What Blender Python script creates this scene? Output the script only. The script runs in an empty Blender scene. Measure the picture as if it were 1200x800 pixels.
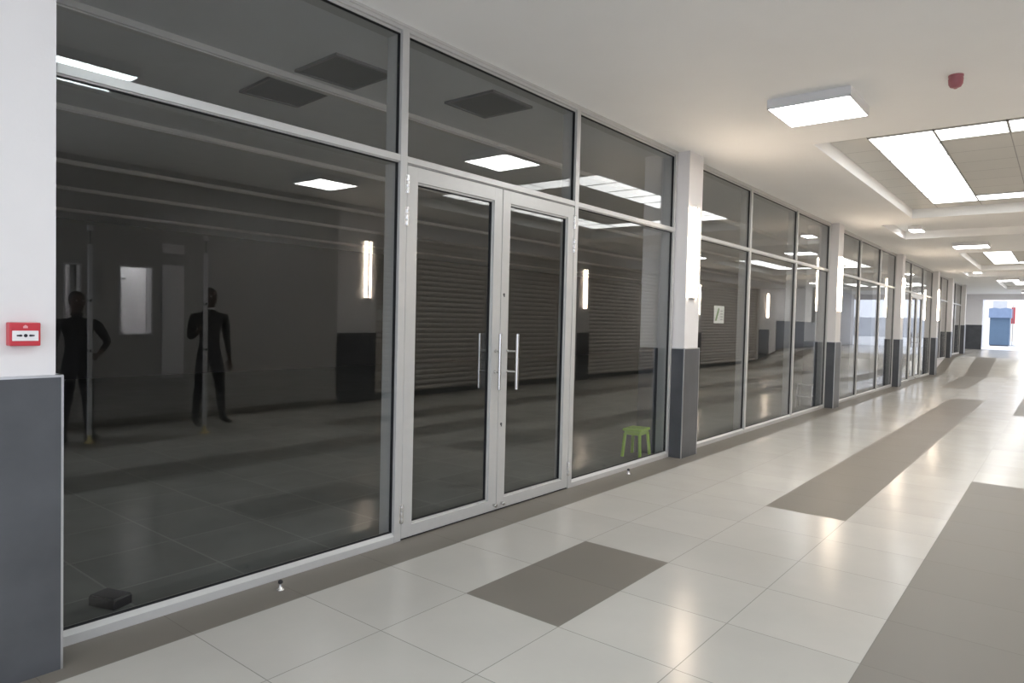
import bpy, bmesh, math, random
from mathutils import Vector, Matrix
random.seed(7)
S = bpy.context.scene
COL = S.collection

# ------------------------------------------------------------------ helpers
def tag(o, label=None, cat=None, group=None, kind=None):
    if label: o['label'] = label
    if cat: o['category'] = cat
    if group: o['group'] = group
    if kind: o['kind'] = kind
    return o

def empty(name, loc=(0, 0, 0), rz=0.0, **kw):
    o = bpy.data.objects.new(name, None)
    o.empty_display_size = 0.1
    COL.objects.link(o)
    o.location = loc
    o.rotation_euler = (0, 0, rz)
    return tag(o, **kw)

class MB:
    """collects shapes in one bmesh"""
    def __init__(self): self.bm = bmesh.new()
    def box(self, x0, x1, y0, y1, z0, z1, bev=0.0, mi=0):
        x0, x1 = sorted((x0, x1)); y0, y1 = sorted((y0, y1)); z0, z1 = sorted((z0, z1))
        m = Matrix.Translation(((x0+x1)/2, (y0+y1)/2, (z0+z1)/2)) @ Matrix.Diagonal((x1-x0, y1-y0, z1-z0, 1))
        r = bmesh.ops.create_cube(self.bm, size=1.0, matrix=m)
        vs = set(r['verts'])
        fs = {f for v in vs for f in v.link_faces}
        for f in fs: f.material_index = mi
        if bev > 0:
            es = list({e for v in vs for e in v.link_edges})
            bmesh.ops.bevel(self.bm, geom=es, offset=bev, segments=2, affect='EDGES', profile=0.5)
        return self
    def face(self, pts, mi=0):
        f = self.bm.faces.new([self.bm.verts.new(p) for p in pts]); f.material_index = mi
        return self
    def prism_x(self, prof, x0, x1, mi=0, close=True):
        """profile of (y,z) extruded along X"""
        a = [self.bm.verts.new((x0, y, z)) for y, z in prof]
        b = [self.bm.verts.new((x1, y, z)) for y, z in prof]
        n = len(prof)
        for i in range(n if close else n-1):
            j = (i+1) % n
            self.bm.faces.new((a[i], a[j], b[j], b[i])).material_index = mi
        if close:
            self.bm.faces.new(a[::-1]).material_index = mi
            self.bm.faces.new(b).material_index = mi
        return self
    def lathe(self, prof, c=(0, 0, 0), axis='z', seg=24, mi=0):
        """profile of (r,h), closed by caps"""
        c = Vector(c)
        def P(r, h, t):
            a, b = r*math.cos(t), r*math.sin(t)
            if axis == 'z': return c + Vector((a, b, h))
            if axis == 'y': return c + Vector((a, h, b))
            return c + Vector((h, a, b))
        rings = [[self.bm.verts.new(P(r, h, 2*math.pi*k/seg)) for k in range(seg)] for r, h in prof]
        for i in range(len(rings)-1):
            for k in range(seg):
                f = self.bm.faces.new((rings[i][k], rings[i][(k+1) % seg], rings[i+1][(k+1) % seg], rings[i+1][k]))
                f.material_index = mi; f.smooth = True
        for rg in (rings[0], rings[-1]):
            self.bm.faces.new([self.bm.verts.new(v.co) for v in rg]).material_index = mi
        return self
    def tube(self, p, q, r, seg=14, mi=0):
        p, q = Vector(p), Vector(q); d = (q-p).normalized()
        u = d.orthogonal().normalized(); w = d.cross(u)
        R = [[self.bm.verts.new(e + r*(u*math.cos(2*math.pi*k/seg) + w*math.sin(2*math.pi*k/seg))) for k in range(seg)] for e in (p, q)]
        for k in range(seg):
            f = self.bm.faces.new((R[0][k], R[0][(k+1) % seg], R[1][(k+1) % seg], R[1][k])); f.smooth = True; f.material_index = mi
        for rg in R: self.bm.faces.new([self.bm.verts.new(v.co) for v in rg]).material_index = mi
        return self
    def build(self, name, mats, parent=None, loc=None, recalc=True):
        if recalc: bmesh.ops.recalc_face_normals(self.bm, faces=self.bm.faces)
        me = bpy.data.meshes.new(name); self.bm.to_mesh(me); self.bm.free()
        for m in (mats if isinstance(mats, (list, tuple)) else [mats]): me.materials.append(m)
        o = bpy.data.objects.new(name, me); COL.objects.link(o)
        if parent: o.parent = parent
        if loc: o.location = loc
        return o

def copy_tree(o, parent=None):
    c = o.copy(); COL.objects.link(c); c.parent = parent
    for ch in list(o.children): copy_tree(ch, c)
    return c

# ------------------------------------------------------------------ materials
def newmat(name):
    m = bpy.data.materials.new(name); m.use_nodes = True
    nt = m.node_tree; nt.nodes.clear()
    out = nt.nodes.new('ShaderNodeOutputMaterial')
    return m, nt, out

def pbr(name, col, rough=0.5, metal=0.0, noise=0.0, nscale=6.0, bump=0.0, bscale=60.0, spec=0.5, stretch=None):
    m, nt, out = newmat(name)
    b = nt.nodes.new('ShaderNodeBsdfPrincipled'); nt.links.new(b.outputs[0], out.inputs[0])
    b.inputs['Base Color'].default_value = (*col, 1); b.inputs['Roughness'].default_value = rough
    b.inputs['Metallic'].default_value = metal; b.inputs['Specular IOR Level'].default_value = spec
    tc = nt.nodes.new('ShaderNodeTexCoord'); src = tc.outputs['Object']
    if stretch:
        mp = nt.nodes.new('ShaderNodeMapping'); mp.inputs['Scale'].default_value = stretch
        nt.links.new(src, mp.inputs[0]); src = mp.outputs[0]
    if noise > 0:
        n = nt.nodes.new('ShaderNodeTexNoise'); n.inputs['Scale'].default_value = nscale; n.inputs['Detail'].default_value = 6
        nt.links.new(src, n.inputs['Vector'])
        r = nt.nodes.new('ShaderNodeValToRGB')
        r.color_ramp.elements[0].position = .3; r.color_ramp.elements[1].position = .7
        r.color_ramp.elements[0].color = (*[c*(1-noise) for c in col], 1)
        r.color_ramp.elements[1].color = (*[min(1, c*(1+noise)) for c in col], 1)
        nt.links.new(n.outputs[0], r.inputs[0]); nt.links.new(r.outputs[0], b.inputs['Base Color'])
    if bump > 0:
        n2 = nt.nodes.new('ShaderNodeTexNoise'); n2.inputs['Scale'].default_value = bscale; n2.inputs['Detail'].default_value = 3
        nt.links.new(src, n2.inputs['Vector'])
        bp = nt.nodes.new('ShaderNodeBump'); bp.inputs['Strength'].default_value = bump; bp.inputs['Distance'].default_value = .003
        nt.links.new(n2.outputs[0], bp.inputs['Height']); nt.links.new(bp.outputs[0], b.inputs['Normal'])
    return m

def emit(name, col, strength):
    m, nt, out = newmat(name)
    e = nt.nodes.new('ShaderNodeEmission'); e.inputs[0].default_value = (*col, 1); e.inputs[1].default_value = strength
    nt.links.new(e.outputs[0], out.inputs[0]); return m

def math_node(nt, op, a, b=None, clamp=False):
    n = nt.nodes.new('ShaderNodeMath'); n.operation = op; n.use_clamp = clamp
    for i, v in enumerate((a, b)):
        if v is None: continue
        if isinstance(v, (int, float)): n.inputs[i].default_value = v
        else: nt.links.new(v, n.inputs[i])
    return n.outputs[0]

def grid_mask(nt, coord, step, off, half):
    """1 on a joint line, 0 elsewhere"""
    t = math_node(nt, 'SUBTRACT', coord, off)
    t = math_node(nt, 'DIVIDE', t, step)
    t = math_node(nt, 'ADD', t, .5)
    t = math_node(nt, 'FLOORED_MODULO', t, 1.0)
    t = math_node(nt, 'SUBTRACT', t, .5)
    t = math_node(nt, 'ABSOLUTE', t)
    return math_node(nt, 'LESS_THAN', t, half/step)

def tile_mat(name, col, joint, sx, ox, sy, oy, half, rough, noise=.06, vary=.04, spec=.2, nscale=1.4):
    m, nt, out = newmat(name)
    b = nt.nodes.new('ShaderNodeBsdfPrincipled'); nt.links.new(b.outputs[0], out.inputs[0])
    b.inputs['Specular IOR Level'].default_value = spec
    tc = nt.nodes.new('ShaderNodeTexCoord'); sep = nt.nodes.new('ShaderNodeSeparateXYZ')
    nt.links.new(tc.outputs['Object'], sep.inputs[0])
    j = math_node(nt, 'MAXIMUM', grid_mask(nt, sep.outputs[0], sx, ox, half), grid_mask(nt, sep.outputs[1], sy, oy, half))
    # mottled cement look, shifted per tile
    fx = math_node(nt, 'FLOOR', math_node(nt, 'DIVIDE', math_node(nt, 'SUBTRACT', sep.outputs[0], ox), sx))
    fy = math_node(nt, 'FLOOR', math_node(nt, 'DIVIDE', math_node(nt, 'SUBTRACT', sep.outputs[1], oy), sy))
    cb = nt.nodes.new('ShaderNodeCombineXYZ'); nt.links.new(fx, cb.inputs[0]); nt.links.new(fy, cb.inputs[1])
    wn = nt.nodes.new('ShaderNodeTexWhiteNoise'); nt.links.new(cb.outputs[0], wn.inputs['Vector'])
    sc = nt.nodes.new('ShaderNodeVectorMath'); sc.operation = 'SCALE'; sc.inputs['Scale'].default_value = 9
    nt.links.new(wn.outputs['Color'], sc.inputs[0])
    ad = nt.nodes.new('ShaderNodeVectorMath'); ad.operation = 'ADD'
    nt.links.new(tc.outputs['Object'], ad.inputs[0]); nt.links.new(sc.outputs[0], ad.inputs[1])
    n = nt.nodes.new('ShaderNodeTexNoise'); n.inputs['Scale'].default_value = nscale; n.inputs['Detail'].default_value = 7; n.inputs['Roughness'].default_value = .6
    nt.links.new(ad.outputs[0], n.inputs['Vector'])
    k = math_node(nt, 'MULTIPLY', math_node(nt, 'SUBTRACT', n.outputs[0], .5), noise*4)
    k2 = math_node(nt, 'MULTIPLY', math_node(nt, 'SUBTRACT', wn.outputs['Value'], .5), vary*2)
    v = math_node(nt, 'ADD', math_node(nt, 'ADD', k, k2), 1.0)
    vm = nt.nodes.new('ShaderNodeVectorMath'); vm.operation = 'SCALE'; vm.inputs[0].default_value = col
    nt.links.new(v, vm.inputs['Scale'])
    mx = nt.nodes.new('ShaderNodeMix'); mx.data_type = 'RGBA'
    nt.links.new(j, mx.inputs['Factor']); nt.links.new(vm.outputs[0], mx.inputs['A']); mx.inputs['B'].default_value = (*joint, 1)
    nt.links.new(mx.outputs['Result'], b.inputs['Base Color'])
    rr = math_node(nt, 'ADD', math_node(nt, 'MULTIPLY', math_node(nt, 'SUBTRACT', n.outputs[0], .5), .12), rough)
    rr = math_node(nt, 'ADD', rr, math_node(nt, 'MULTIPLY', j, .4))
    nt.links.new(rr, b.inputs['Roughness'])
    return m

def glass_mat(name, tint=(.92, .93, .93), f0=.048):
    m, nt, out = newmat(name)
    tr = nt.nodes.new('ShaderNodeBsdfTransparent'); tr.inputs[0].default_value = (*tint, 1)
    gl = nt.nodes.new('ShaderNodeBsdfGlossy'); gl.inputs['Roughness'].default_value = 0.0; gl.inputs[0].default_value = (1, 1, 1, 1)
    geo = nt.nodes.new('ShaderNodeNewGeometry')
    dt = nt.nodes.new('ShaderNodeVectorMath'); dt.operation = 'DOT_PRODUCT'
    nt.links.new(geo.outputs['Normal'], dt.inputs[0]); nt.links.new(geo.outputs['Incoming'], dt.inputs[1])
    c = math_node(nt, 'ABSOLUTE', dt.outputs['Value'])
    o = math_node(nt, 'SUBTRACT', 1.0, c, clamp=True)
    p = math_node(nt, 'POWER', o, 5.0)
    f = math_node(nt, 'ADD', math_node(nt, 'MULTIPLY', p, 1-f0), f0, clamp=True)
    mx = nt.nodes.new('ShaderNodeMixShader'); nt.links.new(f, mx.inputs[0]); nt.links.new(tr.outputs[0], mx.inputs[1]); nt.links.new(gl.outputs[0], mx.inputs[2])
    nt.links.new(mx.outputs[0], out.inputs[0])
    return m

M = {}
M['plaster'] = pbr('white_plaster', (.79, .772, .772), .55, noise=.02, nscale=3, bump=.15, bscale=90)
M['ceiling'] = pbr('white_ceiling_paint', (.94, .94, .935), .7, noise=.015, nscale=1.5)
M['skirt'] = pbr('slate_grey_tile', (.078, .082, .090), .32, noise=.18, nscale=3.5)
M['metal_trim'] = pbr('brushed_edge_trim', (.62, .62, .63), .3, metal=.9)
M['alu'] = pbr('powder_coated_aluminium', (.56, .56, .55), .38, metal=.25, noise=.015, nscale=20)
M['gasket'] = pbr('black_rubber_gasket', (.012, .012, .014), .6)
M['chrome'] = pbr('polished_steel', (.72, .71, .69), .18, metal=1.0)
M['glass'] = glass_mat('shopfront_glass')
LX, LO, LY, LOY = .6003, 1.547, .6115, 3.097
M['tile_light'] = tile_mat('light_grey_porcelain_tile', (.505, .487, .447), (.23, .22, .20), LX, LO, LY, LOY, .0022, .20, noise=.05, vary=.025)
M['tile_dark'] = tile_mat('brown_grey_porcelain_tile', (.19, .172, .148), (.17, .154, .132), LX, LO, LY, LOY, .0015, .42, noise=.05, vary=.02, spec=.22)
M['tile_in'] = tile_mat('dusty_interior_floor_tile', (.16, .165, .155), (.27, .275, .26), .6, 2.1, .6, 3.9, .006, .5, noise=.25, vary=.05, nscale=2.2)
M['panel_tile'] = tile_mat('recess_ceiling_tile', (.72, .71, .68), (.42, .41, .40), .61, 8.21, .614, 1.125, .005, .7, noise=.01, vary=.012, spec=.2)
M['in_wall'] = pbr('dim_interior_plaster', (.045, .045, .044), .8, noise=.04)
M['in_ceil'] = pbr('interior_ceiling_board', (.78, .78, .79), .8, noise=.02)
M['unlit'] = pbr('unlit_panel_diffuser', (.10, .105, .115), .5)
M['trunk'] = pbr('white_trunking', (.75, .73, .71), .5)
M['shutter'] = pbr('grey_steel_shutter', (.62, .585, .545), .45, metal=.2, noise=.03)
M['led'] = emit('cool_white_led', (1.0, 1.0, 1.0), 9.0)
M['led_ring'] = emit('recess_led', (1.0, 1.0, .98), 1.9)
M['led_cool'] = emit('blue_white_led', (.84, .96, 1.0), 8.0)
M['warm'] = emit('warm_white_led_strip', (1.0, .81, .62), 12.0)
M['white_metal'] = pbr('white_steel', (.78, .78, .79), .4)
M['panel_rim'] = pbr('light_grey_panel_rim', (.42, .42, .42), .5)
M['red'] = pbr('red_plastic', (.55, .035, .05), .35)
M['red_dull'] = pbr('faded_red_plastic', (.38, .13, .15), .4)
M['white'] = pbr('white_plastic', (.82, .81, .82), .4)
M['black'] = pbr('black_plastic', (.012, .012, .02), .45)
M['green'] = pbr('lime_green_plastic', (.30, .52, .05), .4)
M['grey_plastic'] = pbr('grey_plastic', (.36, .36, .36), .45)
M['paper'] = pbr('white_paper', (.85, .85, .82), .7)
M['leaf'] = pbr('green_print', (.12, .28, .06), .6)
M['ink'] = pbr('grey_print', (.45, .46, .45), .7)
M['blue'] = pbr('blue_painted_steel', (.10, .16, .235), .45, noise=.05, nscale=3)
M['blue_l'] = pbr('pale_blue_canvas', (.22, .29, .42), .7, noise=.05, nscale=4)
M['cream'] = pbr('cream_render', (.85, .76, .64), .8, noise=.05)
M['paving'] = pbr('pale_bounce_paving', (.80, .79, .77), .8, noise=.06, nscale=1.2)  # albedo raised so the outside ground bounces more light onto the ceiling
M['wall_grey'] = pbr('mid_grey_wall', (.44, .43, .415), .6, noise=.03)  # plain mid grey on the first stretch of the opposite wall
M['concrete'] = pbr('pale_concrete', (.55, .56, .58), .8, noise=.08, nscale=1.2)
M['brass'] = pbr('yellow_brass', (.75, .58, .22), .35, metal=.8)
M['skin'] = pbr('skin', (.10, .055, .038), .5)
M['shirt'] = pbr('black_shirt_cloth', (.014, .014, .016), .85, noise=.2, nscale=30)
M['trouser'] = pbr('dark_trouser_cloth', (.020, .020, .026), .85, noise=.2, nscale=30)
M['shoe'] = pbr('black_shoe_leather', (.012, .011, .010), .4)
M['lips'] = pbr('lips', (.09, .03, .028), .45)
M['hair'] = pbr('black_hair', (.008, .007, .006), .6)

# ------------------------------------------------------------------ key dimensions (metres)
F, G, CEIL, WOPP = 3.40, 3.435, 3.39, -2.65
REC = 3.545
XN, XE = -7.0, 43.4                       # near and far end of the corridor
PITCH = 12.6
def ramp(x):
    t = min(1, max(0, (x-26.4)/(30.6-26.4)))
    return .5*(3*t*t-2*t*t*t)*.5 + .5*t*.5

# ------------------------------------------------------------------ floor
YS = [3.62, 3.097, 2.4855, 1.874, 1.2625, .651, .0395, -.572, -1.1835, -1.795, -2.4065, -3.0]
DARK = {2: [(2.748, 3.948), (20.76, 31.0)], 1: [], 3: [(5.748, 17.754)], 5: [(-6, 8.15), (15.05, 24.4)],
        7: [(5.748, 17.754)], 8: [(2.748, 3.948), (20.76, 31.0)]}
xs = {XN, XE, 34.7}
for lst in DARK.values():
    for a, b in lst: xs |= {a, b}
xs |= {26.4+.3*k for k in range(15)}
xs = sorted(xs)
fb = MB()
for r in range(len(YS)-1):
    for i in range(len(xs)-1):
        a, b = xs[i], xs[i+1]; mid = (a+b)/2
        dark = r in (0, len(YS)-2) or any(p <= mid <= q for p, q in DARK.get(r-0, []) )
        fb.face([(a, YS[r+1], ramp(a)), (b, YS[r+1], ramp(b)), (b, YS[r], ramp(b)), (a, YS[r], ramp(a))], 1 if dark else 0)
fb.face([(36.2, 3.62, .5), (XE, 3.62, .5), (XE, 12, .5), (36.2, 12, .5)], 0)
bmesh.ops.remove_doubles(fb.bm, verts=fb.bm.verts, dist=1e-4)
floor = fb.build('floor', [M['tile_light'], M['tile_dark']], recalc=False)
tag(floor, kind='structure')
for p in floor.data.polygons: p.use_smooth = False

# ------------------------------------------------------------------ ceiling with recesses and slots
RX0, RX1, RY0, RY1 = 7.56, 13.53, -1.72, 2.11
holes = []
for k in (0, 1, 2):
    d = k*PITCH
    holes.append((max(XN+.2, RX0+d), min(RX1+d, XE-.6), RY0, RY1))
    if k < 2: holes.append((14.15+d, 16.6+d, -2.25, 2.70))
gx = sorted({XN, XE} | {h[0] for h in holes} | {h[1] for h in holes})
gy = sorted({WOPP-.6, F+.02} | {h[2] for h in holes} | {h[3] for h in holes})
cb = MB()
for i in range(len(gx)-1):
    for j in range(len(gy)-1):
        cx, cy = (gx[i]+gx[i+1])/2, (gy[j]+gy[j+1])/2
        if any(h[0] < cx < h[1] and h[2] < cy < h[3] for h in holes): continue
        cb.face([(gx[i], gy[j], CEIL), (gx[i], gy[j+1], CEIL), (gx[i+1], gy[j+1], CEIL), (gx[i+1], gy[j], CEIL)])
for x0, x1, y0, y1 in holes:
    tile = (y0 == RY0)
    cb.face([(x0, y0, REC), (x0, y1, REC), (x1, y1, REC), (x1, y0, REC)], 1 if tile else 0)
    for p, q in (((x0, y0), (x1, y0)), ((x1, y0), (x1, y1)), ((x1, y1), (x0, y1)), ((x0, y1), (x0, y0))):
        cb.face([(p[0], p[1], CEIL), (q[0], q[1], CEIL), (q[0], q[1], REC), (p[0], p[1], REC)])
cb.face([(34.7, F+.02, CEIL), (34.7, 12, CEIL), (XE, 12, CEIL), (XE, F+.02, CEIL)])
tag(cb.build('ceiling', [M['ceiling'], M['panel_tile']]), kind='structure')
tag(MB().box(XN, XE+.4, WOPP-1.6, 16.8, 3.62, 3.8).build('roof_light_block', M['concrete']), kind='structure')  # unseen slab added to keep sky light from leaking in
tag(MB().box(XE-.1, XE+.4, WOPP-.6, 12, 3.10, CEIL+.02).build('trim_1', M['plaster']), kind='structure')

# ------------------------------------------------------------------ pillars on the shopfront side
PILL = [(.64, 1.04, 3.20, 0, 1.225), (7.085, 7.485, 3.25, 0, 1.22), (13.50, 13.90, 3.25, 0, 1.22), (19.87, 20.27, 3.25, 0, 1.22),
        (26.2, 26.6, 3.25, 0, 1.22), (30.0, 30.4, 3.25, .1, 1.42), (34.3, 34.7, 3.25, .35, 1.70)]
PNAME = ['beside the fire call point', 'between the double doors and the three-pane window', 'at the far end of the three-pane window', 'just before the distant double doors',
         'just past the distant double doors', 'at the top of the ramp', 'last before the end wall']
for i, (x0, x1, y, zb, zt) in enumerate(PILL):
    p = empty('pillar', (x0, y, 0), kind='structure', label='white plastered pillar with slate tile base ' + PNAME[i], cat='pillar', group='pillars along the shopfront')
    e = .012
    w = x1-x0
    MB().box(.02, w-.02, .015, .56, zt-.02, CEIL+.01).build('plaster_shaft', M['plaster'], p)
    MB().box(0, w, 0, .56, zb-.02, zt-.006).build('tile_cladding', M['skirt'], p)
    t = MB()
    for xx in (0, w): t.box(xx-.0045, xx+.0045, -.002, .009, zb, zt)
    t.box(-.003, w+.003, -.003, .02, zt-.007, zt+.003)
    t.box(-.003, .018, -.002, .5, zt-.007, zt+.003); t.box(w-.018, w+.003, -.002, .5, zt-.007, zt+.003)
    t.build('edge_trim', M['metal_trim'], p)
# plain wall behind the first pillar (towards the camera) and the return wall at the far end
tag(MB().box(XN, .64, 3.24, 3.6, 0, CEIL+.02).build('wall_shopfront', M['plaster']), kind='structure')
we = empty('wall_far', (XE, 3.36, 0), kind='structure')
MB().box(0, .3, 0, 8.6, 1.78, CEIL).build('plaster', M['plaster'], we)
MB().box(-.012, .3, 0, 8.6, .48, 1.78).build('tile_cladding', M['skirt'], we)

# ------------------------------------------------------------------ shopfront windows and doors
ZT, ZTR0, ZTR1 = 3.332, 2.502, 2.552
def pane(parent, x0, x1, z0, z1, tilt=0.0, y=G):
    g = MB().box(x0, x1, -.004, .004, z0-(z0+z1)/2, z1-(z0+z1)/2).build('glass_pane', M['glass'], parent)
    g.location = (0, y-parent.location.y, (z0+z1)/2)
    g.rotation_euler = (tilt, 0, 0)
    return g
def bead(mb, x0, x1, z0, z1):
    """black gasket round a pane"""
    for a, b, c, d in ((x0, x1, z0, z0+.004), (x0, x1, z1-.004, z1), (x0, x0+.004, z0, z1), (x1-.004, x1, z0, z1)):
        mb.box(a, b, G-F-.012, G-F+.012, c, d)

def bay(n, x0, x1, zb, mull, door=None, zs=None, label=''):
    w = empty('window_%d' % n, (0, F, 0), kind='structure', label=label, cat='window')
    zs = zb if zs is None else zs
    D = .15                                   # depth of the aluminium frame
    h = MB().box(x0, x1, 0, D, ZT+.016, CEIL+.005, .002); h.box(x0, x1, -.006, D, CEIL-.018, CEIL+.005, .002); h.box(x0, x1, .02, D, ZT, ZT+.02, .002)
    h.build('head_rail', M['alu'], w)
    edges = [x0] + [m for m in mull] + [x1]
    for a in (x0, x1-.04):
        MB().box(a, a+.04, 0.002, D, zb, ZT+.02, .002).build('jamb', M['alu'], w)
    spans = []
    cur = x0+.04
    for m in mull:
        MB().box(m, m+.06, -.001, D, zb, ZT+.017, .003).build('mullion', M['alu'], w)
        spans.append((cur, m)); cur = m+.06
    spans.append((cur, x1-.04))
    gk = MB()
    for a, b in spans:
        t = MB().box(a, b, 0, D, ZTR0+.006, ZTR1, .003); t.box(a, b, .012, D, ZTR0, ZTR0+.012, .002); t.build('transom', M['alu'], w)
        pane(w, a-.005, b+.005, ZTR1-.01, ZT+.01); bead(gk, a, b, ZTR1-.001, ZT)
        if door and door[0] <= (a+b)/2 <= door[1]: continue
        MB().prism_x([(0, zb), (0, zb+.044), (.003, zb+.047), (.026, zb+.066), (.058, zb+.066), (.058, zb)], a, b).build('sill', M['alu'], w)
        pane(w, a-.005, b+.005, zb+.055, ZTR0+.01); bead(gk, a, b, zb+.065, ZTR0)
    gk.build('gasket', M['gasket'], w)
    return w

def double_door(n, x0, x1, label, zb=0.0):
    d = empty('door_%d' % n, (x0, F, zb), kind='structure', label=label, cat='door')
    lw = (x1-x0)/2-.006
    for side in (0, 1):
        a = .004 if side == 0 else lw+.009
        b = a+lw
        lf = MB()
        T0, T1 = .002, .062
        z0, z1, st = .012, 2.496, .095
        lf.box(a, a+st, T0, T1, z0, z1, .003); lf.box(b-st, b, T0, T1, z0, z1, .003)
        lf.box(a+st-.004, b-st+.004, T0, T1, z1-.10, z1, .003); lf.box(a+st-.004, b-st+.004, T0, T1, z0, z0+.082, .003)
        # stepped glazing bead
        for q in ((a+st-.003, a+st+.012, z0+.08, z1-.10), (b-st-.012, b-st+.003, z0+.08, z1-.10), (a+st, b-st, z1-.112, z1-.095), (a+st, b-st, z0+.08, z0+.094)):
            lf.box(q[0], q[1], .014, T1-.014, q[2], q[3], .002)
        leaf = lf.build('door_leaf', M['alu'], d)
        g = MB().box(a+st, b-st, .030, .038, z0+.09, z1-.11).build('glass_pane', M['glass'], leaf)
        gk = MB()
        for q in ((a+st+.011, b-st-.011, z0+.093, z0+.098), (a+st+.011, b-st-.011, z1-.117, z1-.111), (a+st+.011, a+st+.015, z0+.093, z1-.111), (b-st-.015, b-st-.011, z0+.093, z1-.111)):
            gk.box(q[0], q[1], .022, .046, q[2], q[3])
        gk.build('gasket', M['gasket'], leaf)
        MB().box(a, b, .012, T1-.01, .001, .013).build('bottom_seal', M['gasket'], leaf)
        px = 4.03-x0 if side == 0 and n == 1 else (b-.05 if side == 0 else a+.092)
        for out in (1, -1):
            hb = MB()
            pr = .05 if (side == 0 and out == 1) else .10
            y0, y1 = (T0, T0-pr) if out == 1 else (T1, T1+pr)
            hb.tube((px, y1, .955), (px, y1, 1.385), .0125, 18)
            for zz in (1.09, 1.25):
                hb.tube((px, y0, zz), (px, y1, zz), .008, 12)
                hb.lathe([(.014, 0), (.014, .006)], (px, y0-(.006 if out == 1 else 0), zz), 'y', 16)
            hb.build('pull_handle', M['chrome'], leaf)
        # hinges on the outer stile
        ex = a-.002 if side == 0 else b+.002
        for zz in (2.10, 2.31, .12):
            hg = MB()
            for k in range(3): hg.lathe([(.008, 0), (.0085, .003), (.0085, .036), (.008, .039)], (ex, -.006, zz+k*.04), 'z', 14)
            hg.box(ex-.018, ex+.018, -.0015, .003, zz, zz+.12)
            hg.build('hinge', M['chrome'], leaf)
        # bottom bolt knob
        kb = MB().lathe([(.010, 0), (.010, -.018), (.014, -.02), (.014, -.034), (.010, -.037)], (b-.035 if side == 0 else a+.055, T0, .055), 'y', 16)
        kb.build('bolt_knob', M['chrome'], leaf)
        if side == 1:
            for zz in (1.69, .68):
                lk = MB().lathe([(.010, 0), (.010, -.004), (.008, -.005)], (a+.035, T0, zz), 'y', 16)
                lk.box(a+.031, a+.039, T0-.007, T0-.003, zz-.020, zz-.006)
                lk.build('lock_cylinder', pbr('dark_lock_metal', (.12, .12, .12), .35, metal=.8), leaf)
    return d

bay(1, 1.04, 7.085, 0, [3.035, 5.075], (3.095, 5.075), label='tall glass shopfront bay with double doors beside the fire call point')
double_door(1, 3.095, 5.075, 'glazed aluminium double doors with steel pull handles in the first shopfront bay')
bay(2, 7.485, 13.50, 0, [9.40, 11.49], label='three-pane glass shopfront past the double doors')
bay(3, 13.90, 19.87, 0, [15.93, 17.95], label='three-pane glass shopfront reflecting a bright doorway')
bay(4, 20.27, 26.2, 0, [22.2, 24.26], (22.26, 24.26), label='distant glass shopfront bay with double doors')
double_door(2, 22.26, 24.26, 'distant glazed double doors far down the corridor')
bay(5, 26.6, 30.0, .42, [28.3], label='narrow glass shopfront bay at the ramp')
bay(6, 30.4, 34.3, .5, [32.3], label='last narrow glass shopfront bay before the end wall')
tag(MB().box(26.6, 30.0, F+.005, F+.14, 0, .42).build('trim_2', M['plaster']), kind='structure')
tag(MB().box(30.4, 34.3, F+.005, F+.14, 0, .50).build('trim_3', M['plaster']), kind='structure')

# floor stops in front of the doors
def door_stop(x, y, label):
    s = empty('door_stop', (x, y, 0), label=label, cat='door stop', group='door stops on the dark floor band')
    MB().lathe([(.020, 0), (.020, .004), (.013, .007), (.007, .020), (.006, .034)], seg=20).build('base', M['chrome'], s)
    MB().lathe([(.004, .033), (.011, .036), (.0135, .043), (.011, .051), (.004, .055)], seg=20).build('rubber_tip', M['gasket'], s)
    MB().lathe([(.0035, .0), (.0035, .006)], (-.014, -.006, .001), seg=10).build('screw', M['chrome'], s)
door_stop(2.106, 3.265, 'small steel door stop on the dark band below the wide dark window')
door_stop(5.985, 3.295, 'small steel door stop on the dark band past the double doors')

# ------------------------------------------------------------------ unlit shop interior behind the glass
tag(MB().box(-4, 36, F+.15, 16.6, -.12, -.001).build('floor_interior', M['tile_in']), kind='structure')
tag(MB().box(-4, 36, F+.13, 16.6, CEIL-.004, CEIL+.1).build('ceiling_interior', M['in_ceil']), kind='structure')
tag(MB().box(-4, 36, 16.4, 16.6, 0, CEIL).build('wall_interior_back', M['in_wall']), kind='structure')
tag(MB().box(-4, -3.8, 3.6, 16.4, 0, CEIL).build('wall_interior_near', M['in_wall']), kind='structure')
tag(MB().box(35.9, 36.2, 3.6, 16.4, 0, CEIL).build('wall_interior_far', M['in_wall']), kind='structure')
order = ['closest to the glass', 'second from the glass', 'third from the glass', 'fourth from the glass', 'deepest in the shop']
for k, (y, wd) in enumerate(((4.85, .10), (7.33, .12), (9.98, .14), (12.15, .14), (14.8, .14))):
    r = empty('ceiling_trunking', (-3, y, CEIL-.004), label='long white surface trunking on the dark shop ceiling, ' + order[k], cat='trunking', group='trunking runs on the shop ceiling')
    MB().box(0, 38, -wd/2, wd/2, -.045, 0, .004).build('channel', M['trunk'], r)
    MB().box(0, 38, -wd/2+.018, wd/2-.018, -.055, -.044, .003).build('cover', M['trunk'], r)
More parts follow.
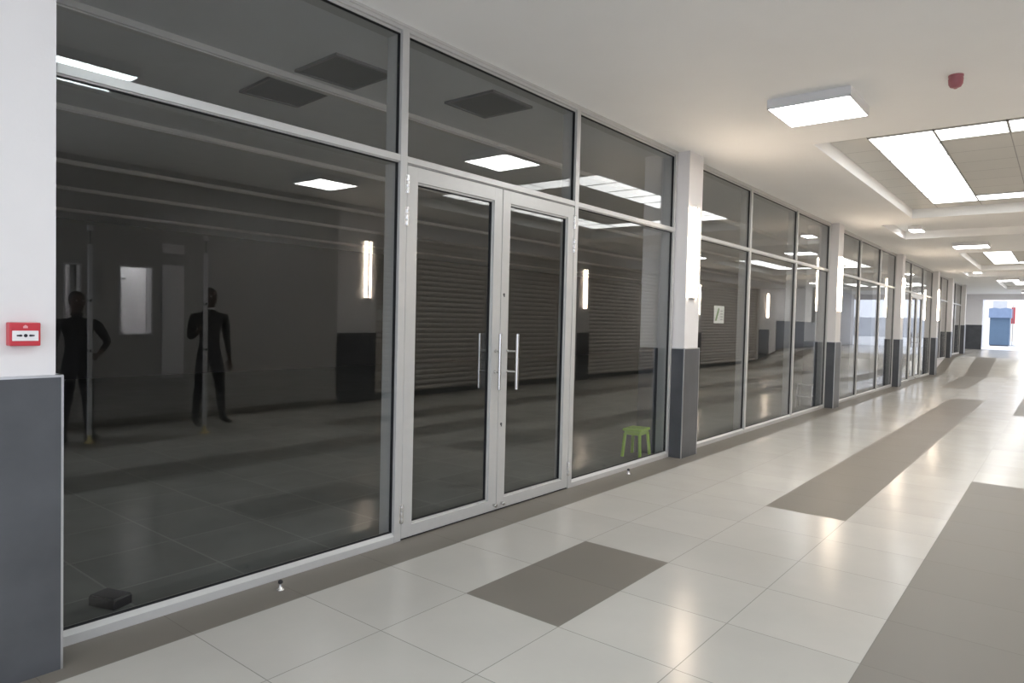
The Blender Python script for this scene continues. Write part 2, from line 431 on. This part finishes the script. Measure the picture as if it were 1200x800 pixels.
for (x, y, rz, lb) in ((3.36, 4.42, -.05, 'unlit square ceiling panel on the far side of the first trunking run'), (3.36, 5.24, -.09, 'unlit square ceiling panel just past the trunking, behind the wide dark window'), (4.60, 4.02, 0, 'unlit square ceiling panel above the double doors')):
    r = empty('unlit_ceiling_panel', (x, y, CEIL-.004), rz, label=lb, cat='ceiling panel', group='unlit panels in the shop ceiling')
    f = MB()
    for a in (((-.27, .27, -.28, -.255)), ((-.27, .27, .255, .28)), ((-.27, -.25, -.28, .28)), ((.25, .27, -.28, .28))): f.box(a[0], a[1], a[2], a[3], -.02, 0)
    f.build('frame', pbr('grey_panel_rim', (.2, .2, .21), .5), r)
    MB().box(-.255, .255, -.26, .26, -.014, -.002).build('diffuser', M['unlit'], r)

# green stool, step stool and black box behind the glass
st = empty('stool', (6.88, 3.70, 0), .1, label='low lime green plastic stool behind the glass past the double doors', cat='stool')
MB().box(-.14, .14, -.11, .11, .285, .315, .01).box(-.125, .125, -.095, .095, .245, .287, .006).build('seat', M['green'], st)
for sx in (-1, 1):
    for sy in (-1, 1):
        l = MB(); a = Vector((sx*.115, sy*.085, .26)); b = Vector((sx*.14, sy*.105, 0))
        l.tube(b, a, .018, 10); l.build('leg', M['green'], st)
sp = empty('step_stool', (13.26, 3.69, 0), -1.45, label='small grey two-step stool inside the corner of the three-pane window', cat='step stool'); sp.scale = (.8, .85, .95)
for z, y0, y1 in ((.21, -.16, -.02), (.43, .0, .15)):
    MB().box(-.17, .17, y0, y1, z, z+.025, .005).build('step', M['grey_plastic'], sp)
for sx in (-.16, .16):
    l = MB(); l.tube((sx, -.17, 0), (sx, .04, .43), .014, 10); l.build('front_leg', M['grey_plastic'], sp)
    l = MB(); l.tube((sx, .20, 0), (sx, .11, .43), .014, 10); l.build('rear_leg', M['black'], sp)
    l = MB(); l.tube((sx, -.06, .22), (sx, .155, .22), .010, 10); l.build('brace', M['grey_plastic'], sp)
bx = empty('junction_box', (1.43, 3.73, 0), .35, label='small black box lying on the shop floor in the corner behind the glass', cat='box')
MB().box(-.055, .055, -.085, .085, 0, .05, .005).build('body', M['black'], bx)
MB().box(-.05, .05, -.08, .08, .05, .056, .002).build('lid', M['black'], bx)

# ------------------------------------------------------------------ opposite side of the corridor (seen in the glass)
OP = [(7.15, 7.98), (14.44, 15.0), (21.45, 22.0), (27.6, 28.8), (34.9, 35.5)]
wo = empty('wall_opposite', (0, WOPP, 0), kind='structure')
w = MB()
H = 3.41
# wall up to the first pillar with two window openings
ops = [(3.10, 3.30, 1.19, 2.06), (3.735, 4.15, 1.175, 2.08)]
w.box(2.45, 3.10, -.2, 0, 0, H, mi=1); w.box(3.30, 3.735, -.2, 0, 0, H, mi=1); w.box(4.15, 7.15, -.2, 0, 0, H, mi=1); w.box(7.15, 7.98, -.2, 0, 0, H)
for a, b, c, d in ops: w.box(a, b, -.2, 0, 0, c, mi=1); w.box(a, b, -.2, 0, d, H, mi=1)
w.box(28.8, XE, -.2, 0, 0, H)
for a, b in OP[1:]: w.box(a, b, -.25, 0, 0, H)
prev = 7.98
for a, b in OP[1:4]: w.box(prev, a, -.3, -.02, 3.02, H); prev = b
w.build('plaster', [M['plaster'], M['wall_grey']], wo)
sk = MB()
for a, b in OP: sk.box(a, b, 0, .015, ramp(a)-.01, 1.2+ramp(a))
sk.box(29.7, 34.9, 0, .012, .35, 1.7)
tag(sk.build('trim_4', M['skirt'], loc=(0, WOPP, 0)), kind='structure')
tag(MB().box(2.45, 7.15, WOPP, WOPP+.02, 0, .09).build('baseboard_opposite', M['tile_dark']), kind='structure')
# added boxes with a hidden lamp so the two small windows look bright
for i, (a, b, c, d) in enumerate(ops):
    n = empty('window_%d' % (7+i), (0, WOPP, 0), kind='structure', label=('narrow' if i == 0 else 'small square') + ' window in the plain wall across the corridor', cat='window')
    f = MB()
    for q in ((a, a+.02, c, d), (b-.02, b, c, d), (a, b, c, c+.02), (a, b, d-.02, d)): f.box(q[0], q[1], -.12, .01, q[2], q[3], .002)
    f.build('frame', M['white_metal'], n)
    r = MB()
    r.box(a-.5, b+.5, -1.3, -1.25, c-.5, d+.5); r.box(a-.5, a-.45, -1.25, -.2, c-.5, d+.5); r.box(b+.45, b+.5, -1.25, -.2, c-.5, d+.5)
    r.box(a-.5, b+.5, -1.3, -.2, c-.55, c-.5); r.box(a-.5, b+.5, -1.3, -.2, d+.5, d+.55)
    r.build('backdrop_box', M['plaster'], n)
    r = MB().box(a-.2, b+.2, -1.0, -.5, d+.47, d+.49); r.build('window_fill', emit('added_window_fill', (.95, .97, 1.0), 11.0 if i else 7.0), n)
ac = empty('air_conditioner', (4.06, WOPP-1.25, 1.98), label='white air conditioner seen through the small square window', cat='air conditioner')
MB().box(-.12, .2, 0, .16, -.05, .07, .01).build('casing', M['white'], ac)
MB().box(-.11, .19, .158, .165, -.045, -.015).build('outlet', M['black'], ac)
nb = empty('wall_sign_panel', (4.42, WOPP+.001, .58), label='tall plain pale panel on the wall across the corridor', cat='panel')
MB().box(-.145, .145, 0, .02, 0, 1.54, .003).build('board', M['white'], nb)
MB().box(-.145, .145, 0, .022, 1.70, 1.83, .003).build('plate', M['white'], nb); MB().box(-.145, .145, 0, .022, 2.11, 2.23, .003).build('plate', M['white'], nb)

def slat_profile(z0, z1, pitch=.1, d=.03):
    pr = []
    n = int(round((z1-z0)/pitch))
    for i in range(n):
        z = z0+i*(z1-z0)/n; h = (z1-z0)/n
        pr += [(0, z), (d*.7, z+h*.14), (d, z+h*.32), (d, z+h*.62), (d*.7, z+h*.82), (0, z+h*.96)]
    pr.append((0, z1))
    return pr
SH = [(7.98, 14.44, 'corrugated roller shutter facing the double doors'), (15.0, 21.45, 'corrugated roller shutter facing the second shopfront'), (22.0, 27.6, 'corrugated roller shutter beyond the second opposite pillar lamp')]
for a, b, lb in SH:
    s = empty('roller_shutter', (a, WOPP-.12, 0), label=lb, cat='shutter', group='closed roller shutters across the corridor')
    pr = slat_profile(.09+ramp((a+b)/2)*.0, 3.0)
    MB().prism_x(pr + [(-.02, 3.0), (-.02, .09)], .05, b-a-.05).build('curtain', M['shutter'], s)
    MB().box(.05, b-a-.05, -.02, .03, 0, .09, .004).build('bottom_bar', pbr('dark_shutter_bar', (.05, .05, .05), .5), s)
    for x in (0, b-a-.06): MB().box(x, x+.06, -.05, .06, 0, 3.0, .003).build('guide_rail', M['shutter'], s)
    MB().box(0, b-a, .0, .11, 2.99, 3.06, .004).build('lintel_trim', M['trunk'], s)
lbp = empty('paper_notice', (8.16, WOPP-.088, 1.42), label='small white notice stuck on the shutter beside the pillar lamp', cat='notice')
MB().box(-.07, .07, 0, .003, 0, .2).build('sheet', M['paper'], lbp)
po = empty('glass_mounted_sign', (8.33, G+.005, 1.51), label='white notice with a green diagonal stroke taped inside the three-pane window', cat='notice')
MB().box(0, .325, 0, .002, 0, .222).build('sheet', M['paper'], po)
MB().face([(.03, -.0006, .03), (.085, -.0006, .03), (.165, -.0006, .17), (.15, -.0006, .20), (.12, -.0006, .18)]).build('leaf_print', M['leaf'], po)
t = MB()
for k in range(4): t.box(.20, .29, -.0008, .001, .04+k*.036, .056+k*.036)
t.build('text_lines', M['ink'], po)

# ------------------------------------------------------------------ wall sconces
def sconce(x, y, z0, z1, sgn, label):
    """bar lamp on a pillar face; sgn = -1: face looks towards -Y"""
    s = empty('wall_sconce', (x, y, z0), 0 if sgn < 0 else math.pi, label=label, cat='wall lamp', group='bar lamps on the pillars')
    h = z1-z0; d = .042
    MB().box(-.012, .012, -d, 0, 0, h, .002).build('centre_spine', pbr('bronze_spine', (.10, .075, .055), .4, metal=.6), s)
    for q in (-1, 1):
        MB().box(q*.013, q*.070, -d+.004, -.006, .008, h-.008, .004).build('light_strip', M['warm'], s)
    for zz in (0, h-.008): MB().box(-.074, .074, -d, 0, zz, zz+.008, .001).build('end_cap', M['metal_trim'], s)
names = ['beside the fire call point', 'just past the double doors', 'after the three-pane window', 'before the distant double doors', 'past the distant double doors']
for i, (x0, x1, y, zb, zt) in enumerate(PILL[:5]):
    if i: sconce(x0+.17, y+.015, 1.78, 2.79, -1, 'warm lit vertical bar lamp on the shopfront pillar ' + names[i])
for xx, nm in ((7.77, 'across from the double doors'), (14.76, 'between the first two roller shutters'), (21.72, 'between the second and third roller shutters'), (28.55, 'past the third roller shutter')):
    sconce(xx, WOPP, 1.80, 2.80, 1, 'warm lit vertical bar lamp on the opposite pillar ' + nm)

# ------------------------------------------------------------------ ceiling lights
def surface_panel(x, y, w, label, mat='led'):
    p = empty('ceiling_light', (x, y, CEIL), label=label, cat='ceiling light', group='surface mounted LED panels')
    h = w/2
    f = MB().box(-h, h, -h, h, -.074, 0, .003)
    for a in ((-h, h, -h, -h+.012), (-h, h, h-.012, h), (-h, -h+.012, -h, h), (h-.012, h, -h, h)): f.box(a[0], a[1], a[2], a[3], -.081, -.07)
    f.build('housing', M['white_metal'], p)
    MB().box(-h+.012, h-.012, -h+.012, h-.012, -.079, -.072).build('diffuser', M[mat], p)
surface_panel(6.185, 1.695, .65, 'square surface-mounted LED panel on the ceiling past the double doors')
surface_panel(5.87, -1.25, .64, 'square LED panel on the opposite half of the ceiling, mirrored in the wide dark window')
surface_panel(2.08, .88, .60, 'cool white LED panel above the wide dark window, mirrored at its top corner', 'led_cool')
for xx, rw in ((-1.3, 'first'), (-3.2, 'second'), (-5.1, 'third')):  # unseen panels added behind the camera to fill the near end with light
    for yy, sd in ((.4, 'middle'), (-1.3, 'open side')):
        if xx == -1.3 and yy == .4: continue
        surface_panel(xx, yy, .64, 'added fill LED panel in the %s row behind the fire call point pillar, %s' % (rw, sd))
for k, nm in ((1, 'second'), (2, 'third')):
    surface_panel(6.0+PITCH*k-.6, 1.65, .65, 'square LED panel in the %s row down the corridor, shopfront half' % nm)
    surface_panel(6.0+PITCH*k-.6, -1.25, .65, 'square LED panel in the %s row down the corridor, opposite half' % nm)

surface_panel(40.4, 1.3, .65, 'last square LED panel before the bright opening, shopfront half')
surface_panel(40.4, 4.2, .65, 'added square LED panel brightening the end wall')  # panel added to brighten the dark end wall

def ring_panel(x0, x1, y0, y1, label, group):
    p = empty('recessed_light', ((x0+x1)/2, (y0+y1)/2, REC), label=label, cat='ceiling light', group=group)
    a, b = (x1-x0)/2, (y1-y0)/2
    f = MB()
    for q in ((-a, a, -b, -b+.012), (-a, a, b-.012, b), (-a, -a+.02, -b, b), (a-.02, a, -b, b)): f.box(q[0], q[1], q[2], q[3], -.012, .004)
    f.build('frame', M['panel_rim'], p)
    MB().box(-a+.018, a-.018, -b+.01, b-.01, -.009, -.004).build('diffuser', M['led_ring'], p)
rn = ['first', 'second', 'third', 'fourth', 'fifth', 'sixth', 'seventh', 'eighth', 'ninth']
for k, nm in ((0, 'nearest ceiling recess'), (1, 'second ceiling recess'), (2, 'third ceiling recess')):
    d = k*PITCH
    X0, X1 = 8.21+d, 13.02+d
    n = 8; st_ = (X1-X0)/n
    g = 'LED panels in the ' + nm
    if k == 2: n = 7
    for i in range(n):
        if X0+i*st_ < XN+.4 or X0+(i+1)*st_ > XE-.8: continue
        ring_panel(X0+i*st_, X0+(i+1)*st_, 1.125, 1.74, '%s panel of the lit strip nearer the shopfront, %s' % (rn[i], nm), g)
        ring_panel(X0+i*st_, X0+(i+1)*st_, -1.345, -.73, '%s panel of the lit strip nearer the shutters, %s' % (rn[i], nm), g)
    for j in range(3):
        y1 = 1.125-j*.618
        if X0 > XN+.4: ring_panel(X0, X0+.5, y1-.618, y1, '%s panel from the shopfront in the near cross row, %s' % (rn[j], nm), g)
        if X1 < XE-.8: ring_panel(X1-.5, X1, y1-.618, y1, '%s panel from the shopfront in the far cross row, %s' % (rn[j], nm), g)
    if k < 2:
        sl = empty('slot_light', (15.95+d, 2.40, REC), label='small square light at the shopfront end of the ceiling slot after the ' + nm, cat='ceiling light', group='lights in the ceiling slots')
        MB().box(-.24, .24, -.12, .12, -.07, 0, .003).build('housing', M['white_metal'], sl)
        MB().box(-.225, .225, -.105, .105, -.076, -.069).build('diffuser', M['led'], sl)

# ------------------------------------------------------------------ fire alarm devices
fd = empty('ceiling_sounder', (6.07, .70, CEIL), label='round faded red fire alarm sounder hanging from the ceiling', cat='fire alarm')
MB().lathe([(.050, 0), (.050, -.012), (.046, -.016)], seg=28).build('base', M['red_dull'], fd)
MB().lathe([(.046, -.014), (.050, -.03), (.047, -.065), (.036, -.085), (.018, -.092)], seg=28).build('body', M['red_dull'], fd)
MB().lathe([(.014, -.089), (.014, -.096), (.008, -.1)], seg=20).build('lens', pbr('pinkish_lens', (.5, .25, .25), .3), fd)
cp = empty('fire_call_point', (.902, 3.215, 1.395), label='red manual fire alarm call point on the white pillar', cat='fire alarm')
MB().box(-.052, .052, -.046, 0, -.046, .046, .004).build('housing', M['red'], cp)
MB().box(-.044, .044, -.049, -.044, -.026, .014, .002).build('break_plate', M['white'], cp)
mk = MB().lathe([(.0065, -.0505), (.0065, -.0485)], (0, 0, -.005), 'y', 18)
for q in (-1, 1):
    mk.face([(q*.030, -.0497, -.0075), (q*.014, -.0497, -.0095), (q*.010, -.0497, -.005), (q*.014, -.0497, -.0005), (q*.030, -.0497, -.0025)])
mk.build('press_symbol', M['black'], cp)
MB().face([(-.008, -.0468, .024), (.008, -.0468, .024), (.008, -.0468, .031), (0, -.0468, .037), (-.008, -.0468, .031)]).build('house_symbol', pbr('pale_pink_mark', (.75, .35, .38), .5), cp)

# ------------------------------------------------------------------ props reflected in the wide window: two posts and two people
def post(x, y, label):
    p = empty('post', (x, y, 0), label=label, cat='post', group='slim posts standing in the corridor')
    MB().lathe([(.055, 0), (.055, .012), (.03, .02), (.018, .06), (.016, .09)], seg=20).build('foot', M['brass'], p)
    MB().box(-.02, .02, -.02, .02, .085, 2.22, .003).build('shaft', M['white_metal'], p)
    for z in (1.02, 1.58): MB().lathe([(.024, z), (.024, z+.03)], seg=16).build('collar', M['black'], p)
    MB().tube((0, 0, 2.22), (0, 0, 2.38), .006, 10).build('rod', M['black'], p)
    MB().box(-.028, .028, -.02, .02, 2.37, 2.43, .004).build('top_bracket', M['white_metal'], p)
post(4.24, -1.40, 'slim pale metal post beside the standing man, mirrored in the wide window')
post(3.02, -1.60, 'slim pale metal post near the pillar edge, mirrored in the wide window')

def person(name, loc, rz, label, arms, spread, hgt=1.0):
    root = empty(name, loc, rz, label=label, cat='person')
    V, E, R = [], [], []
    def v(p, r, par=None):
        V.append(p); R.append(r if isinstance(r, tuple) else (r, r)); i = len(V)-1
        if par is not None: E.append((par, i))
        return i
    pel = v((0, 0, .94), (.155, .115))
    s1 = v((0, .005, 1.08), (.145, .105), pel); s2 = v((0, .0, 1.24), (.178, .122), s1); s3 = v((0, .01, 1.385), (.18, .108), s2)
    nb_ = v((0, .015, 1.47), (.075, .07), s3); nk = v((0, .005, 1.535), (.054, .056), nb_)
    h1 = v((0, -.014, 1.595), (.074, .095), nk); h2 = v((0, -.010, 1.665), (.092, .112), h1); h3 = v((0, .002, 1.735), (.070, .084), h2)
    for s in (-1, 1):
        hp = v((s*.09, 0, .86), (.105, .108), pel)
        kn = v((s*(.10+spread*.5), -.02, .49), .066, hp); cf = v((s*(.105+spread*.7), .01, .36), .062, kn)
        an = v((s*(.115+spread), .02, .09), .043, cf); v((s*(.115+spread), .05, .04), .035, an)
        bl = v((s*(.13+spread), -.08, .042), (.042, .036), an); v((s*(.14+spread), -.16, .032), (.036, .026), bl)
    hands = {}
    for s in (-1, 1):
        el, wr, pl, fdir, up = arms[s]
        sh = v((s*.205, .01, 1.405), .074, s3)
        e_ = v(el, .047, sh)
        w_ = v(wr, (.029, .026), e_); p_ = v(pl, (.034, .017), w_)
        fd_ = Vector(fdir).normalized(); upv = Vector(up).normalized(); sidev = fd_.cross(upv).normalized()
        P = Vector(pl); hands[s] = P
        for q, L in enumerate((.072, .080, .075, .060)):
            b0 = P + sidev*(q-1.5)*.019 + fd_*.030
            k0 = v(tuple(b0), .0095, p_)
            k1 = v(tuple(b0+fd_*L*.5+upv*.008), .0085, k0); k2 = v(tuple(b0+fd_*L*.85+upv*.03), .0075, k1)
        t0 = v(tuple(P+sidev*-.034-fd_*.01), .011, p_); t1 = v(tuple(P+sidev*-.052+fd_*.03+upv*.012), .0095, t0)
    me = bpy.data.meshes.new('body'); me.from_pydata(V, E, [])
    ob = bpy.data.objects.new('body', me); COL.objects.link(ob)
    sm = ob.modifiers.new('skin', 'SKIN'); sm.use_smooth_shade = True; sm.branch_smoothing = .6
    for i, sv in enumerate(me.skin_vertices[0].data): sv.radius = R[i]; sv.use_root = (i == 0)
    sb = ob.modifiers.new('sub', 'SUBSURF'); sb.levels = 2; sb.render_levels = 2
    dg = bpy.context.evaluated_depsgraph_get()
    m2 = bpy.data.meshes.new_from_object(ob.evaluated_get(dg))
    ob.modifiers.clear(); ob.data = m2; bpy.data.meshes.remove(me)
    m2.name = 'body'; m2.materials.clear()
    for m in ('shirt', 'trouser', 'skin', 'shoe'): m2.materials.append(M[m])
    # face relief: brow, nose, chin, sockets
    for vv in m2.vertices:
        x, y, z = vv.co
        if z > 1.56 and y < -.04 and abs(x) < .07:
            y -= .022*math.exp(-(x/.013)**2-((z-1.632)/.022)**2)
            y -= .008*math.exp(-(x/.03)**2-((z-1.578)/.014)**2)
            for s in (-1, 1): y += .010*math.exp(-((x-s*.031)/.014)**2-((z-1.658)/.011)**2)
            y -= .005*math.exp(-(x/.045)**2-((z-1.685)/.012)**2)
            vv.co.y = y
    for p in m2.polygons:
        p.use_smooth = True
        c = p.center
        k = 0
        if c.z < .075: k = 3
        elif c.z < .97 and abs(c.x) < .36 and not (any((c-hands[s]).length < .16 for s in hands) and abs(c.x) > .2): k = 1
        elif c.z > 1.505: k = 2
        if any((c-hands[s]).length < .125 for s in hands) and (abs(c.x) > .165 or c.y < -.135): k = 2
        p.material_index = k
    ob.parent = root
    for vv in m2.vertices: vv.co *= hgt
    hr = MB()
    bmesh.ops.create_uvsphere(hr.bm, u_segments=24, v_segments=14, radius=1.0, matrix=Matrix.Translation((0, .014, 1.685)) @ Matrix.Diagonal((.084, .100, .088, 1)))
    for vv in list(hr.bm.verts):
        if vv.co.z < 1.66 and vv.co.y < .015 or vv.co.z < 1.61 or (vv.co.y < -.045 and vv.co.z < 1.715): hr.bm.verts.remove(vv)
    hr.bm.transform(Matrix.Scale(hgt, 4)) if hgt != 1 else None
    hair = hr.build('hair', M['hair'], root)
    for p in hair.data.polygons: p.use_smooth = True
    ey = MB()
    for s in (-1, 1):
        yy = min([w_.co.y for w_ in m2.vertices if abs(w_.co.x/hgt-s*.031) < .02 and abs(w_.co.z/hgt-1.658) < .02] or [-.09])
        bmesh.ops.create_uvsphere(ey.bm, u_segments=12, v_segments=8, radius=.011, matrix=Matrix.Translation((s*.031*hgt, yy+.008, 1.656*hgt)))
    for s in (-1, 1):
        bmesh.ops.create_uvsphere(ey.bm, u_segments=10, v_segments=6, radius=.006, matrix=Matrix.Translation((s*.031*hgt, yy+.0015, 1.656*hgt)))
    for f_ in ey.bm.faces:
        f_.material_index = 1 if f_.calc_area() < 2.0e-5 and min(v_.co.y for v_ in f_.verts) < yy+.004 and max((v_.co-Vector((math.copysign(.031*hgt, v_.co.x), yy+.0015, 1.656*hgt))).length for v_ in f_.verts) < .0062 else 0
    ey.build('eyes', [M['white'], M['black']], root)
    ym = min([w_.co.y for w_ in m2.vertices if abs(w_.co.x) < .02 and abs(w_.co.z/hgt-1.597) < .012] or [-.09])
    MB().box(-.022*hgt, .022*hgt, ym-.001, ym+.012, 1.594*hgt, 1.601*hgt, .002).build('mouth', M['lips'], root)
    bw = MB()
    for s in (-1, 1): bw.box(s*.016*hgt, s*.046*hgt, yy-.002, yy+.01, 1.676*hgt, 1.682*hgt, .002)
    bw.build('eyebrows', M['hair'], root)
    ear = MB()
    for s in (-1, 1):
        bmesh.ops.create_uvsphere(ear.bm, u_segments=12, v_segments=8, radius=1.0, matrix=Matrix.Translation((s*.08, .0, 1.64)) @ Matrix.Diagonal((.010, .018, .030, 1)))
    ear.bm.transform(Matrix.Scale(hgt, 4))
    ear.build('ears', M['skin'], root)
    co = MB().lathe([(.062, 1.485), (.066, 1.495), (.060, 1.515)], (0, .012, 0), 'z', 22)
    co.bm.transform(Matrix.Scale(hgt, 4)); co.build('collar', M['white' if 'pale collar' in label else 'shirt'], root)
    return root
relaxed = lambda s: ((s*.245, .03, 1.12), (s*.245, -.04, .88), (s*.242, -.055, .80), (0, -.1, -1), (-s*.4, -.9, 0))
# facing +Y (towards the glass): rotate by pi, so the figure's own +x is world -x
phone_arm = ((.255, .0, 1.12), (.25, -.22, 1.22), (.25, -.29, 1.27), (-.1, -.5, .8), (-.6, -.5, -.3))
akimbo = ((-.36, .05, 1.16), (-.20, -.10, 1.02), (-.16, -.135, 1.01), (1, -.4, -.2), (.2, .9, .1))
person('person', (4.60, -1.98, 0), math.pi, 'man in black with a pale collar, legs apart, holding a phone, mirrored in the glass', {1: phone_arm, -1: relaxed(-1)}, .07, 1.03)
person('person', (2.98, -1.86, 0), math.pi, 'person in dark clothes, hand on hip, mirrored in the glass next to the pillar', {1: relaxed(1), -1: akimbo}, .03, .96)
ph = empty('smartphone', (4.34, -1.635, 1.385), math.pi, label='smartphone held up by the man in black', cat='phone')
MB().box(-.036, .036, -.004, .004, -.07, .075, .003).build('casing', M['black'], ph)
MB().box(-.033, .033, .0035, .0048, -.066, .071).build('screen', emit('phone_screen', (.8, .9, 1), 1.2), ph)

# ------------------------------------------------------------------ outside, beyond both ends
tag(MB().box(XE, 120, -60, 60, .2, .495).build('ground_outside_far', M['paving']), kind='structure')
tag(MB().box(-70, XN, -40, 40, -.3, -.01).box(XN, 2.3, -40, -3.0, -.3, -.01).build('ground_outside_near', M['paving']), kind='structure')  # unseen paving by the near openings, bounces daylight inside
kx = empty('kiosk', (55.5, 3.33, .495), label='blue steel kiosk with a pale blue canopy outside the far end', cat='kiosk')
MB().box(0, 1.2, -.54, .54, .06, 1.95, .01).build('cabin', M['blue'], kx)
MB().box(.02, 1.18, -.50, .50, 0, .07).build('plinth', M['black'], kx)
MB().prism_x([(-.60, 1.86), (.60, 1.86), (.60, 2.46), (.30, 2.52), (0, 2.46), (-.3, 2.52), (-.60, 2.46)], -.25, 1.25).build('canopy', M['blue_l'], kx)
MB().box(-.008, .0, -.46, .46, .25, 1.75, .002).build('shutter_panel', M['blue'], kx)
bd = empty('street_building', (82, 9, .495), label='cream rendered building beyond the blue kiosk', cat='building')
MB().box(0, 10, -5.2, 8, 0, 9).build('walls', M['cream'], bd)
for k in range(6):
    f = MB().box(-.06, .05, -4.6+k*2.0, -3.5+k*2.0, 2.2, 3.9).build('window', M['concrete'], bd)
MB().box(-.4, 10.4, -5.6, 8.4, 9, 9.3).build('roof_slab', M['white'], bd)
rp = empty('banner', (57.5, 2.72, .495), label='narrow red banner on a stand beside the blue kiosk', cat='banner')
MB().tube((0, 0, 0), (0, 0, 2.75), .02, 10).build('pole', M['grey_plastic'], rp)
MB().box(-.01, .01, -.10, .10, 1.5, 2.6, .003).build('cloth', M['red'], rp)
MB().lathe([(.2, 0), (.2, .03), (.05, .05)], seg=20).build('base', M['grey_plastic'], rp)
pw = empty('post', (49.0, 3.72, .495), label='white post outside the far end beside the kiosk', cat='post')
MB().box(-.06, .06, -.06, .06, 0, 3.2, .005).build('shaft', M['white'], pw)
MB().box(-.12, .12, -.12, .12, 0, .04, .004).build('base_plate', M['white'], pw)
wl = empty('boundary_wall', (88, -12, .495), label='low pale wall beyond the far end of the corridor', cat='wall', kind='structure')
MB().box(0, .4, -25, 13, 0, 2.2).build('masonry', M['concrete'], wl)

# ------------------------------------------------------------------ world, camera, view
wd = bpy.data.worlds.new('World'); S.world = wd; wd.use_nodes = True
bg = wd.node_tree.nodes['Background']; bg.inputs[0].default_value = (.80, .86, 1.0, 1); bg.inputs[1].default_value = .60

cam = bpy.data.cameras.new('camera'); co = bpy.data.objects.new('camera', cam); COL.objects.link(co)
f, yaw, pitch, roll = 804.56, .6766, .0326, .0239
cy, sy = math.cos(yaw), math.sin(yaw)
Fv = Vector((cy*math.cos(pitch), sy*math.cos(pitch), -math.sin(pitch)))
Rv = Vector((sy, -cy, 0)); Uv = Rv.cross(Fv)
R2 = math.cos(roll)*Rv + math.sin(roll)*Uv; U2 = -math.sin(roll)*Rv + math.cos(roll)*Uv
mw = Matrix((R2, U2, -Fv)).transposed().to_4x4(); mw.translation = (0, 0, 1.5)
co.matrix_world = mw
cam.sensor_width = 36; cam.sensor_fit = 'HORIZONTAL'; cam.lens = f/1200*36; cam.clip_start = .05; cam.clip_end = 400
S.camera = co
S.view_settings.view_transform = 'Standard'
try: S.view_settings.look = 'None'
except TypeError: pass
S.view_settings.gamma = 1; S.view_settings.use_curve_mapping = False
S.view_settings.exposure = 1.72
S.cycles.max_bounces = 12; S.cycles.diffuse_bounces = 5; S.cycles.glossy_bounces = 5; S.cycles.transparent_max_bounces = 24
